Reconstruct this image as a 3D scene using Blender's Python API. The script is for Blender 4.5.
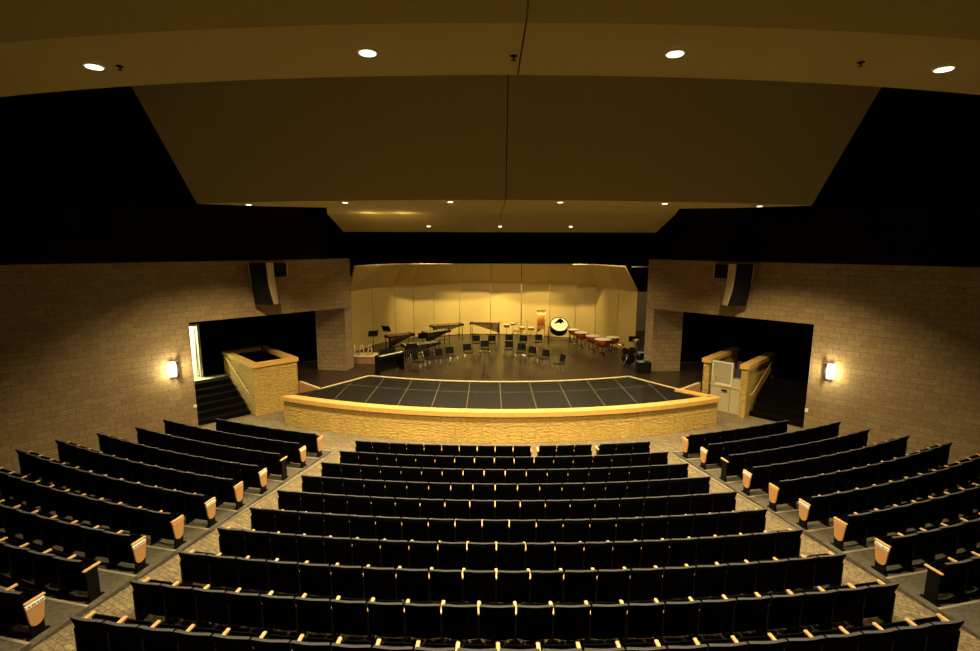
import bpy, bmesh, math, random
from mathutils import Matrix, Vector
random.seed(7)
for o in list(bpy.data.objects): bpy.data.objects.remove(o)
SC = bpy.context.scene
C = SC.collection
PI = math.pi
R2 = 1/math.sqrt(2)

# ------------------------------------------------------------------ camera
cam = bpy.data.cameras.new('camera'); camo = bpy.data.objects.new('camera', cam); C.objects.link(camo)
cam.sensor_width = 36; cam.lens = 36*500/980; cam.clip_end = 200; cam.clip_start = .05
camo.matrix_world = Matrix.Translation((-.417, 0, 6.8)) @ Matrix.Rotation(PI/2-.159, 4, 'X') @ Matrix.Rotation(.003, 4, 'Z')
SC.camera = camo

# ------------------------------------------------------------------ world and exposure
W = bpy.data.worlds.new('world'); SC.world = W; W.use_nodes = True
W.node_tree.nodes['Background'].inputs[0].default_value = (1, .80, .42, 1)
W.node_tree.nodes['Background'].inputs[1].default_value = .0045
SC.view_settings.view_transform = 'Standard'; SC.view_settings.look = 'None'
SC.view_settings.gamma = 1; SC.view_settings.use_curve_mapping = False
SC.view_settings.exposure = 3.0

WARM = (1, .76, .40)
P_FRONT = 440       # four downlights over the front seats
P_REAR = 340        # row of downlights beside the sloped panel
P_LIP = 250         # three downlights over the stage edge
P_SHELL = 290       # stage lights on the shell
P_STAGE = 55
def lamp(kind, name, loc, power, color=WARM, target=None, size=.1, angle=120, blend=1, parent=None):
    l = bpy.data.lights.new(name, kind); l.energy = power; l.color = color
    if kind in ('SPOT', 'POINT'): l.shadow_soft_size = size
    if kind == 'SPOT': l.spot_size = math.radians(angle); l.spot_blend = blend
    o = bpy.data.objects.new(name, l); C.objects.link(o); o.location = loc
    if target is not None:
        o.rotation_euler = (Vector(target)-Vector(loc)).to_track_quat('-Z', 'Y').to_euler()
    if parent is not None:
        o.parent = parent; o.location = Vector(loc)-parent.location
    return o

# ------------------------------------------------------------------ materials
def mat(name, col, rough=.6, metal=0, bump=0, bscale=40, var=0, vscale=3, spec=.5, emit=None, estr=0, coord='Object', bdist=.01):
    m = bpy.data.materials.new(name); m.use_nodes = True; nt = m.node_tree; b = nt.nodes['Principled BSDF']
    b.inputs['Base Color'].default_value = (*col, 1); b.inputs['Roughness'].default_value = rough
    b.inputs['Metallic'].default_value = metal; b.inputs['Specular IOR Level'].default_value = spec
    if emit: b.inputs['Emission Color'].default_value = (*emit, 1); b.inputs['Emission Strength'].default_value = estr
    tc = nt.nodes.new('ShaderNodeTexCoord')
    if var:
        n = nt.nodes.new('ShaderNodeTexNoise'); n.inputs['Scale'].default_value = vscale; n.inputs['Detail'].default_value = 4
        nt.links.new(tc.outputs[coord], n.inputs['Vector'])
        r = nt.nodes.new('ShaderNodeMapRange'); r.inputs[3].default_value = 1-var; r.inputs[4].default_value = 1+var
        r.inputs[1].default_value = .25; r.inputs[2].default_value = .75
        nt.links.new(n.outputs[0], r.inputs[0])
        mx = nt.nodes.new('ShaderNodeVectorMath'); mx.operation = 'SCALE'; mx.inputs[0].default_value = col
        nt.links.new(r.outputs[0], mx.inputs['Scale']); nt.links.new(mx.outputs[0], b.inputs['Base Color'])
    if bump:
        n = nt.nodes.new('ShaderNodeTexNoise'); n.inputs['Scale'].default_value = bscale; n.inputs['Detail'].default_value = 5
        nt.links.new(tc.outputs[coord], n.inputs['Vector'])
        bp = nt.nodes.new('ShaderNodeBump'); bp.inputs['Strength'].default_value = bump; bp.inputs['Distance'].default_value = bdist
        nt.links.new(n.outputs[0], bp.inputs['Height']); nt.links.new(bp.outputs[0], b.inputs['Normal'])
    return m

def block_mat(name, c1, c2, mortar, w=.4, h=.2, bump=.6, nscale=9, mort=.012, nb=1.0):
    """split-face masonry: courses from the UV map (metres) with a rough broken face"""
    m = bpy.data.materials.new(name); m.use_nodes = True; nt = m.node_tree; b = nt.nodes['Principled BSDF']
    b.inputs['Roughness'].default_value = .9; b.inputs['Specular IOR Level'].default_value = .15
    uv = nt.nodes.new('ShaderNodeUVMap')
    br = nt.nodes.new('ShaderNodeTexBrick'); br.inputs['Scale'].default_value = 1
    br.inputs['Brick Width'].default_value = w; br.inputs['Row Height'].default_value = h
    br.inputs['Mortar Size'].default_value = mort; br.inputs['Mortar Smooth'].default_value = .4
    br.inputs['Color1'].default_value = (*c1, 1); br.inputs['Color2'].default_value = (*c2, 1); br.inputs['Mortar'].default_value = (*mortar, 1)
    nt.links.new(uv.outputs[0], br.inputs['Vector'])
    n = nt.nodes.new('ShaderNodeTexNoise'); n.inputs['Scale'].default_value = nscale; n.inputs['Detail'].default_value = 6; n.inputs['Roughness'].default_value = .65
    mp = nt.nodes.new('ShaderNodeMapping'); mp.inputs['Scale'].default_value = (1, 2.4, 1)
    nt.links.new(uv.outputs[0], mp.inputs[0]); nt.links.new(mp.outputs[0], n.inputs['Vector'])
    r = nt.nodes.new('ShaderNodeMapRange'); r.inputs[1].default_value = .3; r.inputs[2].default_value = .7; r.inputs[3].default_value = .72; r.inputs[4].default_value = 1.2
    nt.links.new(n.outputs[0], r.inputs[0])
    mx = nt.nodes.new('ShaderNodeVectorMath'); mx.operation = 'SCALE'
    nt.links.new(br.outputs[0], mx.inputs[0]); nt.links.new(r.outputs[0], mx.inputs['Scale']); nt.links.new(mx.outputs[0], b.inputs['Base Color'])
    sub = nt.nodes.new('ShaderNodeMath'); sub.operation = 'SUBTRACT'
    ns = nt.nodes.new('ShaderNodeMath'); ns.operation = 'MULTIPLY'; ns.inputs[1].default_value = nb
    nt.links.new(n.outputs[0], ns.inputs[0]); nt.links.new(ns.outputs[0], sub.inputs[0]); nt.links.new(br.outputs['Fac'], sub.inputs[1])
    bp = nt.nodes.new('ShaderNodeBump'); bp.inputs['Strength'].default_value = bump; bp.inputs['Distance'].default_value = .03
    nt.links.new(sub.outputs[0], bp.inputs['Height']); nt.links.new(bp.outputs[0], b.inputs['Normal'])
    return m

M = {}
M['block'] = block_mat('split_face_block', (.34, .245, .125), (.27, .19, .095), (.215, .155, .08), bump=.6, mort=.010)
M['apron_block'] = block_mat('apron_block', (.62, .435, .125), (.56, .39, .11), (.42, .29, .085), w=.8, h=.6, bump=1.0, nscale=6, mort=.008, nb=3.5)
M['cap'] = mat('oak_cap', (.66, .40, .11), rough=.35, var=.12, vscale=6)
M['black_wall'] = mat('black_paint', (.0015, .0014, .0013), rough=.95, spec=.03)
M['dark_wall'] = mat('charcoal_paint', (.006, .0055, .005), rough=.95, spec=.05, bump=.3, bscale=30)
M['curtain'] = mat('black_curtain', (.0012, .0012, .0012), rough=1, spec=.02)
M['ceiling'] = mat('tan_ceiling', (.37, .30, .10), rough=.9, bump=.15, bscale=60, var=.08, vscale=25)
M['ceiling_dark'] = mat('brown_acoustic_panel', (.44, .345, .125), rough=.9, bump=.15, bscale=60, var=.1, vscale=30)
M['seam'] = mat('panel_joint', (.03, .025, .015), rough=.9)
M['seat_fabric'] = mat('black_seat_fabric', (.0012, .0012, .0014), rough=.9, bump=.2, bscale=300, spec=.04)
M['seat_top_lit'] = mat('lit_top_fabric', (.042, .043, .052), rough=.8)  # grey puts the downlight on the backrest tops into the colour of black fabric
M['seat_metal'] = mat('black_seat_metal', (.002, .002, .002), rough=.5, spec=.15)
M['arm_wood'] = mat('maple_arm', (.62, .40, .17), rough=.3, var=.08, vscale=20)
M['end_laminate'] = mat('tan_laminate', (.50, .27, .11), rough=.5, var=.06, vscale=30)
M['label_white'] = mat('white_plate', (.8, .8, .75), rough=.4)
M['chrome'] = mat('chrome', (.7, .7, .68), rough=.2, metal=1)
M['white_paint'] = mat('white_paint', (.7, .68, .6), rough=.5)
M['black_plastic'] = mat('black_plastic', (.004, .004, .004), rough=.35, spec=.3)
M['stage_wood'] = mat('dark_stage_floor', (.024, .016, .010), rough=.30, var=.25, vscale=1.5, bump=.03, bscale=20)
M['nosing'] = mat('pale_nosing', (.62, .50, .26), rough=.4)
M['shell'] = mat('cream_shell_panel', (.64, .48, .165), rough=.6, var=.03, vscale=2)
M['shell_edge'] = mat('shell_edge', (.12, .09, .05), rough=.7)
M['tan_plaster'] = mat('tan_backstage_paint', (.35, .30, .16), rough=.8)
M['lens'] = mat('lamp_lens', (1, 1, 1), emit=(1, .9, .6), estr=.8)
M['sconce_glow'] = mat('sconce_glow', (1, 1, 1), emit=(1, .93, .72), estr=.7)
M['door_glow'] = mat('hall_paint', (.75, .75, .55), rough=.6)
M['lift'] = mat('beige_enamel', (.50, .45, .27), rough=.45)
M['lift_glass'] = mat('lift_pane', (.40, .36, .22), rough=.25)
M['grille'] = mat('speaker_grille', (.011, .011, .010), rough=.95, spec=.05, bump=.6, bscale=90)
M['spk_box'] = mat('cream_speaker_case', (.55, .45, .26), rough=.5)
M['copper'] = mat('red_copper_bowl', (.60, .09, .03), rough=.25, metal=.2)
M['drumhead'] = mat('drum_head', (.80, .74, .50), rough=.5)
M['rosewood'] = mat('rosewood_bars', (.22, .07, .03), rough=.35)
M['silver_bars'] = mat('silver_bars', (.75, .70, .55), rough=.25, metal=.7)
M['brass'] = mat('brass', (.75, .42, .12), rough=.25, metal=.8)
M['gold_tube'] = mat('chime_tube', (.62, .27, .07), rough=.3, metal=.4)
M['steps'] = mat('dark_stair_carpet', (.005, .004, .003), rough=1, spec=.03)
M['resonator'] = mat('dark_resonator', (.03, .025, .02), rough=.35, metal=.6)
M['keys'] = mat('ivory_keys', (.8, .77, .62), rough=.3)
M['tier'] = mat('grey_tier_carpet', (.075, .066, .045), rough=.95, var=.35, vscale=14, bump=.4, bscale=120)
M['trimstrip'] = mat('tier_edge_strip', (.26, .23, .16), rough=.5)
M['riser'] = mat('wood_riser', (.32, .18, .08), rough=.6, var=.15, vscale=8)
M['fasc'] = mat('oak_fascia', (.42, .22, .09), rough=.45, var=.12, vscale=6)

M['landing'] = mat('landing_door_light', (.42, .40, .30), rough=.4)  # pale tone paints in the hall light spilled from the doorway
def carpet_mat():
    m = bpy.data.materials.new('patterned_carpet'); m.use_nodes = True; nt = m.node_tree; b = nt.nodes['Principled BSDF']
    b.inputs['Roughness'].default_value = .95; b.inputs['Specular IOR Level'].default_value = .1
    tc = nt.nodes.new('ShaderNodeTexCoord'); mp = nt.nodes.new('ShaderNodeMapping'); mp.inputs['Rotation'].default_value = (0, 0, .5)
    br = nt.nodes.new('ShaderNodeTexBrick'); br.inputs['Scale'].default_value = 1; br.inputs['Brick Width'].default_value = .26; br.inputs['Row Height'].default_value = .10
    br.inputs['Mortar Size'].default_value = .012; br.inputs['Mortar Smooth'].default_value = .8
    br.inputs['Color1'].default_value = (.215, .172, .098, 1); br.inputs['Color2'].default_value = (.145, .118, .075, 1); br.inputs['Mortar'].default_value = (.10, .082, .053, 1)
    nt.links.new(tc.outputs['Object'], mp.inputs[0]); nt.links.new(mp.outputs[0], br.inputs['Vector'])
    n = nt.nodes.new('ShaderNodeTexNoise'); n.inputs['Scale'].default_value = 18; n.inputs['Detail'].default_value = 4
    nt.links.new(tc.outputs['Object'], n.inputs['Vector'])
    r = nt.nodes.new('ShaderNodeMapRange'); r.inputs[1].default_value = .3; r.inputs[2].default_value = .7; r.inputs[3].default_value = .6; r.inputs[4].default_value = 1.4
    nt.links.new(n.outputs[0], r.inputs[0])
    mx = nt.nodes.new('ShaderNodeVectorMath'); mx.operation = 'SCALE'
    nt.links.new(br.outputs[0], mx.inputs[0]); nt.links.new(r.outputs[0], mx.inputs['Scale']); nt.links.new(mx.outputs[0], b.inputs['Base Color'])
    return m
M['carpet'] = carpet_mat()

def pit_mat():
    """dark pit cover boards with pale joints every 1.25 m and one joint along an arc"""
    m = bpy.data.materials.new('pit_cover_boards'); m.use_nodes = True; nt = m.node_tree; b = nt.nodes['Principled BSDF']
    b.inputs['Roughness'].default_value = .5; b.inputs['Specular IOR Level'].default_value = .2
    N = nt.nodes.new
    def ma(op, a, bb=None, c=None):
        n = N('ShaderNodeMath'); n.operation = op
        for k, v in enumerate((a, bb, c)):
            if v is None: continue
            if isinstance(v, (int, float)): n.inputs[k].default_value = v
            else: nt.links.new(v, n.inputs[k])
        return n.outputs[0]
    tc = N('ShaderNodeTexCoord'); sp = N('ShaderNodeSeparateXYZ'); nt.links.new(tc.outputs['Object'], sp.inputs[0])
    x, y = sp.outputs[0], sp.outputs[1]
    fx = ma('ABSOLUTE', ma('SUBTRACT', ma('FRACT', ma('ADD', ma('DIVIDE', x, 1.25), .5)), .5))
    lx = ma('LESS_THAN', fx, .012)
    dy = ma('SUBTRACT', 38.4, y)
    rr = ma('SQRT', ma('ADD', ma('MULTIPLY', x, x), ma('MULTIPLY', dy, dy)))
    lr = ma('LESS_THAN', ma('ABSOLUTE', ma('SUBTRACT', rr, 19.35)), .016)
    f = ma('MAXIMUM', lx, lr)
    n = N('ShaderNodeTexNoise'); n.inputs['Scale'].default_value = 4; n.inputs['Detail'].default_value = 6; nt.links.new(tc.outputs['Object'], n.inputs['Vector'])
    cr = N('ShaderNodeMapRange'); cr.inputs[1].default_value = .3; cr.inputs[2].default_value = .7; cr.inputs[3].default_value = .8; cr.inputs[4].default_value = 1.25
    nt.links.new(n.outputs[0], cr.inputs[0])
    sc = N('ShaderNodeVectorMath'); sc.operation = 'SCALE'; sc.inputs[0].default_value = (.009, .0088, .007); nt.links.new(cr.outputs[0], sc.inputs['Scale'])
    mx = N('ShaderNodeMix'); mx.data_type = 'RGBA'; nt.links.new(f, mx.inputs[0]); nt.links.new(sc.outputs[0], mx.inputs[6]); mx.inputs[7].default_value = (.11, .09, .05, 1)
    nt.links.new(mx.outputs[2], b.inputs['Base Color'])
    return m
M['pit'] = pit_mat()

# ------------------------------------------------------------------ mesh helpers
class MB:
    def __init__(s): s.v = []; s.f = []; s.mi = []; s.cur = 0; s.smooth = []
    def add(s, vs, fs, sm=False):
        b = len(s.v); s.v += [tuple(v) for v in vs]
        for f in fs: s.f.append([b+i for i in f]); s.mi.append(s.cur); s.smooth.append(sm)
        return s
    def hexa(s, p):       # 8 points: 4 bottom ccw, 4 top ccw
        return s.add(p, [(0,3,2,1),(4,5,6,7),(0,1,5,4),(1,2,6,5),(2,3,7,6),(3,0,4,7)])
    def box(s, x0, x1, y0, y1, z0, z1):
        return s.hexa([(x0,y0,z0),(x1,y0,z0),(x1,y1,z0),(x0,y1,z0),(x0,y0,z1),(x1,y0,z1),(x1,y1,z1),(x0,y1,z1)])
    def bbox(s, c, d, m=None, bev=.008):   # bevelled box, centre c, dims d, matrix m
        bm = bmesh.new(); bmesh.ops.create_cube(bm, size=1)
        for v in bm.verts: v.co = Vector((v.co.x*d[0], v.co.y*d[1], v.co.z*d[2]))
        if bev: bmesh.ops.bevel(bm, geom=bm.edges[:], offset=bev, segments=2, affect='EDGES')
        mm = Matrix.Translation(c) @ (m or Matrix())
        bm.verts.index_update()
        s.add([mm @ v.co for v in bm.verts], [[v.index for v in f.verts] for f in bm.faces], False); bm.free(); return s
    def prism(s, poly, z0, z1):
        n = len(poly)
        zz0 = z0 if isinstance(z0, (list, tuple)) else [z0]*n
        zz1 = z1 if isinstance(z1, (list, tuple)) else [z1]*n
        vs = [(p[0], p[1], zz0[i]) for i, p in enumerate(poly)]+[(p[0], p[1], zz1[i]) for i, p in enumerate(poly)]
        fs = [list(range(n))[::-1], list(range(n, 2*n))]+[(i, (i+1) % n, n+(i+1) % n, n+i) for i in range(n)]
        return s.add(vs, fs)
    def tube(s, pts, r, n=8, cap=True):
        pts = [Vector(p) for p in pts]; rs = r if isinstance(r, (list, tuple)) else [r]*len(pts)
        vs = []
        for i, p in enumerate(pts):
            d = (pts[min(i+1, len(pts)-1)]-pts[max(i-1, 0)]).normalized()
            a = d.orthogonal().normalized() if i == 0 else (a - d*a.dot(d)).normalized()
            bb = d.cross(a)
            for k in range(n):
                t = 2*PI*k/n; vs.append(p+(a*math.cos(t)+bb*math.sin(t))*rs[i])
        fs = []
        for i in range(len(pts)-1):
            for k in range(n): fs.append((i*n+k, i*n+(k+1) % n, (i+1)*n+(k+1) % n, (i+1)*n+k))
        if cap: fs += [list(range(n))[::-1], list(range((len(pts)-1)*n, len(pts)*n))]
        return s.add(vs, fs, True)
    def lathe(s, prof, n=24, m=None):     # profile of (r,z)
        mm = m or Matrix(); vs = []; fs = []
        for r, z in prof:
            for k in range(n):
                t = 2*PI*k/n; vs.append(mm @ Vector((r*math.cos(t), r*math.sin(t), z)))
        for i in range(len(prof)-1):
            for k in range(n): fs.append((i*n+k, i*n+(k+1) % n, (i+1)*n+(k+1) % n, (i+1)*n+k))
        b = len(s.v); s.add(vs, fs, True)
        for c in (list(range(n))[::-1], list(range((len(prof)-1)*n, len(prof)*n))):
            s.f.append([b+i for i in c]); s.mi.append(s.cur); s.smooth.append(False)
        return s
    def ring(s, prof, n=24, m=None):     # closed profile of (r,z), no end caps
        mm = m or Matrix(); k_ = len(prof); vs = [mm @ Vector((r_*math.cos(2*PI*k/n), r_*math.sin(2*PI*k/n), z_)) for r_, z_ in prof for k in range(n)]
        fs = [(i*n+k, i*n+(k+1) % n, ((i+1) % k_)*n+(k+1) % n, ((i+1) % k_)*n+k) for i in range(k_) for k in range(n)]
        return s.add(vs, fs, False)
    def grid(s, P):   # rows of points (open surface)
        nr, nc = len(P), len(P[0])
        return s.add([p for r in P for p in r], [(i*nc+j, i*nc+j+1, (i+1)*nc+j+1, (i+1)*nc+j) for i in range(nr-1) for j in range(nc-1)])
    def mesh(s, name, mats):
        me = bpy.data.meshes.new(name); me.from_pydata([tuple(v) for v in s.v], [], s.f)
        for m in (mats if isinstance(mats, (list, tuple)) else [mats]): me.materials.append(m)
        me.polygons.foreach_set('material_index', s.mi); me.polygons.foreach_set('use_smooth', s.smooth)
        bm = bmesh.new(); bm.from_mesh(me); bmesh.ops.recalc_face_normals(bm, faces=bm.faces[:]); bm.to_mesh(me); bm.free()
        uv = me.uv_layers.new(name='UVMap')
        for p in me.polygons:
            nrm = p.normal
            if abs(nrm.z) > .8: t = Vector((1,0,0)); b = Vector((0,1,0))
            else: t = Vector((-nrm.y, nrm.x, 0)).normalized(); b = Vector((0,0,1))
            for li in p.loop_indices:
                co = me.vertices[me.loops[li].vertex_index].co
                uv.data[li].uv = (co.dot(t), co.dot(b))
        return me
    def build(s, name, mats, parent=None, origin=None):
        me = s.mesh(name, mats); o = bpy.data.objects.new(name, me); C.objects.link(o)
        if origin is not None:
            me.transform(Matrix.Translation(-Vector(origin))); o.location = origin
        if parent is not None: o.parent = parent
        return o
def tag(o, label=None, cat=None, group=None, kind=None):
    if label: o['label'] = label
    if cat: o['category'] = cat
    if group: o['group'] = group
    if kind: o['kind'] = kind
    return o
def thing(name, label, cat, loc=(0,0,0), rz=0, group=None):
    o = bpy.data.objects.new(name, None); C.objects.link(o); o.location = loc; o.rotation_euler = (0,0,rz); o.empty_display_size = .2
    return tag(o, label, cat, group)
def struct(name, mb, m, label=None):
    o = mb.build(name, m); o['kind'] = 'structure'
    if label: o['label'] = label
    return o
KIDS = {}
def dup(root, loc, rz, label, group=None, skip=()):
    r = root.copy(); C.objects.link(r); r.location = loc; r.rotation_euler = (0,0,rz); r['label'] = label
    if group: r['group'] = group
    for ch in list(root.children):
        if ch.name.split('.')[0] in skip: continue
        c = ch.copy(); C.objects.link(c); c.parent = r
        for g in ch.children:
            d = g.copy(); C.objects.link(d); d.parent = c
    return r
ORD = ['first','second','third','fourth','fifth','sixth','seventh','eighth','ninth','tenth','eleventh','twelfth','thirteenth','fourteenth','fifteenth','sixteenth',
       'seventeenth','eighteenth','nineteenth','twentieth','twenty-first','twenty-second','twenty-third']

# ------------------------------------------------------------------ hall geometry constants
YC = 42.683; R1 = 28.408; DR = .926
def zfl(R):
    i = max(0, (R-R1)/DR); return .053*i+.001*i*i
def pol(R, deg): a = math.radians(deg); return (R*math.sin(a), YC-R*math.cos(a))
JX, JY = 11.33, 17.9
def fr(side, a, b, z=None):       # wall frame: a along the wall towards the stage, b behind it; side -1 left, +1 right
    x = side*(JX-(a-b)*R2); y = JY+(a+b)*R2
    return (x, y) if z is None else (x, y, z)
def fbox(mb, side, a0, a1, b0, b1, z0, z1):
    P = [fr(side, a0, b0), fr(side, a1, b0), fr(side, a1, b1), fr(side, a0, b1)]
    return mb.prism(P, z0, z1)

# ------------------------------------------------------------------ floor
fl = MB(); P = []
ys = [-3+.5*i for i in range(49)]
xs = [-22+.5*i for i in range(89)]
for y in ys: P.append([(x, y, zfl(math.hypot(x, YC-y))) for x in xs])
fl.grid(P)
fo = struct('floor', fl, M['carpet'])

# stepped tiers of the side blocks, one mesh each side, with their edge strips
def side_R(i): return R1+DR*i-.30
for side, nm in ((-1, 'left'), (1, 'right')):
    mb = MB(); tr = MB()
    for i in range(0, 12):
        Ra = side_R(i-1)+.12 if i > 0 else side_R(0)-.62
        Rb = side_R(i)+.12; z = zfl(R1+DR*i)+.012; A0 = 11.95; A1 = 19.6 if i == 0 else 23.8+.35*i; n = 14
        z = z+.02
        inn = [pol(Ra, side*(A0+(A1-A0)*k/n)) for k in range(n+1)]; out = [pol(Rb, side*(A0+(A1-A0)*k/n)) for k in range(n+1)]
        mb.prism(inn+out[::-1], z-.25, z)
        st = [pol(Ra+.05, side*(A0+(A1-A0)*k/n)) for k in range(n+1)]
        tr.prism(inn+st[::-1], z-.01, z+.006)
    struct('floor', mb, M['tier'])
    struct('trim_1' if side < 0 else 'trim_2', tr, M['trimstrip'])
    # slim double strip along the aisle edge
    mb = MB()
    pts = [(8.35, 4.2), (7.78, 6.86), (7.34, 8.81), (6.80, 10.96), (5.75, 15.22)]
    for off in (0, .075):
        for (x0, y0), (x1, y1) in zip(pts, pts[1:]):
            N = 6
            for k in range(N):
                a = k/N; b = (k+1)/N
                xa, ya, xb, yb = x0+(x1-x0)*a-off, y0+(y1-y0)*a, x0+(x1-x0)*b-off, y0+(y1-y0)*b
                za = zfl(math.hypot(xa, YC-ya)); zb = zfl(math.hypot(xb, YC-yb)); w = .022
                p = [(side*(xa-w), ya), (side*(xb-w), yb), (side*(xb+w), yb), (side*(xa+w), ya)]
                mb.prism(p, [za-.02, zb-.02, zb-.02, za-.02], [za+.035, zb+.035, zb+.035, za+.035])
    struct('trim_3' if side < 0 else 'trim_4', mb, M['trimstrip'])

# ------------------------------------------------------------------ side walls with their openings
for side, nm in ((-1, 'left'), (1, 'right')):
    mb = MB()
    fbox(mb, side, -14, 0, 0, .6, 0, 6.2)
    fbox(mb, side, 0, 6.39, 0, .6, 4.0, 6.2)
    struct('wall_'+nm, mb, M['block'])
    # proscenium pier
    mb = MB()
    mb.prism([(side*6.98, 22.36), (side*8.36, 22.5), (side*8.36, 23.1), (side*6.86, 23.1)], 1.1, 3.995)
    mb.prism([(side*6.86, 22.46), (side*7.4, 22.9), (side*7.4, 23.1), (side*6.86, 23.1)], 3.995, 6.2)
    struct('wall_pier_'+nm, mb, M['block'])
    # charcoal wall above the masonry, with the taller black wall set back over it
    mb = MB(); fbox(mb, side, -14, 5.5, -.04, .6, 6.2, 8.28); struct('wall_upper_'+nm, mb, M['dark_wall'])
    mb = MB(); fbox(mb, side, -14, 7, 1.4, 1.8, 6.21, 15); fbox(mb, side, -14, 5.5, .05, 1.4, 8.18, 8.27); struct('wall_top_'+nm, mb, M['black_wall'])
    # dark passage behind the opening
    mb = MB()
    fbox(mb, side, -3.5, -3.4, .6, 6.4, -.1, 5)
    fbox(mb, side, 2.62, 4.7, 5.2, 5.3, 1.1, 6)
    fbox(mb, side, -3.5, 4.6, .6, 5.3, 4.9, 5.0)
    if side < 0: fbox(mb, side, 2.6, 2.7, 3.5, 5.6, 1.1, 5)
    struct('wall_passage_'+nm, mb, M['black_wall'])
    if side > 0:
        mb = MB(); fbox(mb, side, -3.5, 2.62, 5.2, 5.3, -.1, 5); struct('wall_passage_end', mb, M['black_wall'])
    # stair from the hall floor up to the landing
    mb = MB()
    for k in range(6):
        fbox(mb, side, .02, 1.96, .25+.42*k, 2.9, .1833*k, .1833*(k+1)-.002)
    pass
    struct('floor', mb, M['steps'])
    mb = MB(); fbox(mb, side, -3.3, 2.6, 3.22, 5.15, .9, 1.098); fbox(mb, side, .02, 1.96, 2.9, 3.22, .9, 1.098); struct('floor', mb, M['landing'] if side < 0 else M['steps'])  # only the left landing carries the painted door light

# ------------------------------------------------------------------ ceiling panels (left and right halves meet at the centre joint)
def band(side, prof, halfw, m, name='ceiling', thick=.1, edge=None, gap=.012, n=16):
    """prof: list of (radius from YC axis, z); spans X from gap to halfw (halfw may be list per profile point)"""
    mb = MB(); P = []; Q = []
    for k, (R, z) in enumerate(prof):
        hw = halfw[k] if isinstance(halfw, (list, tuple)) else halfw
        row = []; row2 = []
        for j in range(n+1):
            x = gap+(hw-gap)*j/n; y = YC-math.sqrt(R*R-x*x)
            row.append((side*x, y, z)); row2.append((side*x, y+.02, z+thick))
        P.append(row); Q.append(row2)
    np_ = len(prof); vs = [p for r in P for p in r]+[p for r in Q for p in r]; nc = n+1; o2 = np_*nc
    fs = []
    for i in range(np_-1):
        for j in range(n):
            a = i*nc+j; fs.append((a, a+1, a+nc+1, a+nc)); fs.append((o2+a, o2+a+nc, o2+a+nc+1, o2+a+1))
    for j in range(n):
        fs.append((j, o2+j, o2+j+1, j+1)); a = (np_-1)*nc+j; fs.append((a, a+1, o2+a+1, o2+a))
    for i in range(np_-1):
        a = i*nc; fs.append((a, a+nc, o2+a+nc, o2+a)); a = i*nc+n; fs.append((a, o2+a, o2+a+nc, a+nc))
    mb.add(vs, fs)
    return struct(name, mb, m)
for side in (-1, 1):
    band(side, [(36.28, 9.4), (34.44, 9.4)], 17, M['ceiling'])                       # flat strip with the four big downlights
    band(side, [(36.28, 9.4), (37.3, 10.05), (39.5, 11.2)], 17, M['ceiling'])               # face rising over the camera
    band(side, [(34.44, 9.4), (34.46, 9.75), (34.48, 10.0)], 17, M['ceiling_dark'])
    band(side, [(31.1, 14.2), (29.9, 10.84), (28.9, 8.0)], [11.4, 10.15, 9.15], M['ceiling_dark'])   # big sloped panel
# soffit from the sloped panel to the proscenium
for side in (-1, 1):
    mb = MB(); n = 12; g = .010
    front = [(side*(g+(9.15-g)*j/n), YC-math.sqrt(28.9**2-(g+(9.15-g)*j/n)**2)) for j in range(n+1)]
    poly = front+[(side*9.15, 15.35), (side*7.5, 16.3), (side*5.75, 16.7), (side*6.8, 20.0), (side*g, 20.0)]
    mb.prism(poly, 8.0, 8.1)
    struct('ceiling', mb, M['ceiling'])
    mb = MB()
    mb.prism([(side*g, 20.0), (side*6.8, 20.0), (side*6.85, 22.3), (side*g, 22.3)], [8.0, 8.0, 7.37, 7.37], [8.1, 8.1, 7.5, 7.5])
    struct('ceiling', mb, M['ceiling'])
    mb = MB(); mb.box(*(sorted((side*g, side*7.4))), 22.32, 22.6, 7.36, 15); struct('wall_header', mb, M['black_wall'])
mb = MB(); mb.box(-24, 24, 1, 23, 15, 15.2); struct('ceiling', mb, M['black_wall'])
# ------------------------------------------------------------------ stage
st = thing('stage', 'wide curved stage with rough stone front wall, oak rim and dark floor', 'stage', (0, 20, 0))
def inst(mb, name, m, parent): 
    o = mb.build(name, m); o.parent = parent; o.location = -Vector(parent.location); return o
ACY, AR = 36.57, 20.05
def arc(R, cy, x0, x1, n): return [(x0+(x1-x0)*k/n, cy-math.sqrt(R*R-(x0+(x1-x0)*k/n)**2)) for k in range(n+1)]
fro = arc(AR, ACY, -8.25, 8.25, 40)
mb = MB(); inn = arc(AR-.3, ACY, -8.0, 8.0, 40)
fin = fro+[(7.15, 19.42)]+[(6.9, 19.2)]+inn[::-1]+[(-6.9, 19.2), (-7.15, 19.42)]
mb.prism(fin, 0, .97); inst(mb, 'apron_wall', M['apron_block'], st)
mb = MB(); capo = arc(AR+.07, ACY, -8.34, 8.34, 40); capi = arc(AR-.31, ACY, -7.93, 7.93, 40)
mb.prism(capo+capi[::-1], .97, 1.135)
mb.prism([(8.34, 18.42), (7.2, 19.5), (6.93, 19.24), (7.93, 18.35)], .97, 1.135)
inst(mb, 'oak_rim', M['cap'], st)
mb = MB(); back = arc(17.92, 38.4, -5.72, 5.72, 24)
pin = arc(AR-.31, ACY, -7.93, 7.93, 40)
mb.prism(pin+[(6.93, 19.24), (7.1, 19.45)]+back[::-1]+[(-7.2, 19.42), (-8.2, 18.48)], .9, 1.085); inst(mb, 'pit_cover', M['pit'], st)
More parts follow.
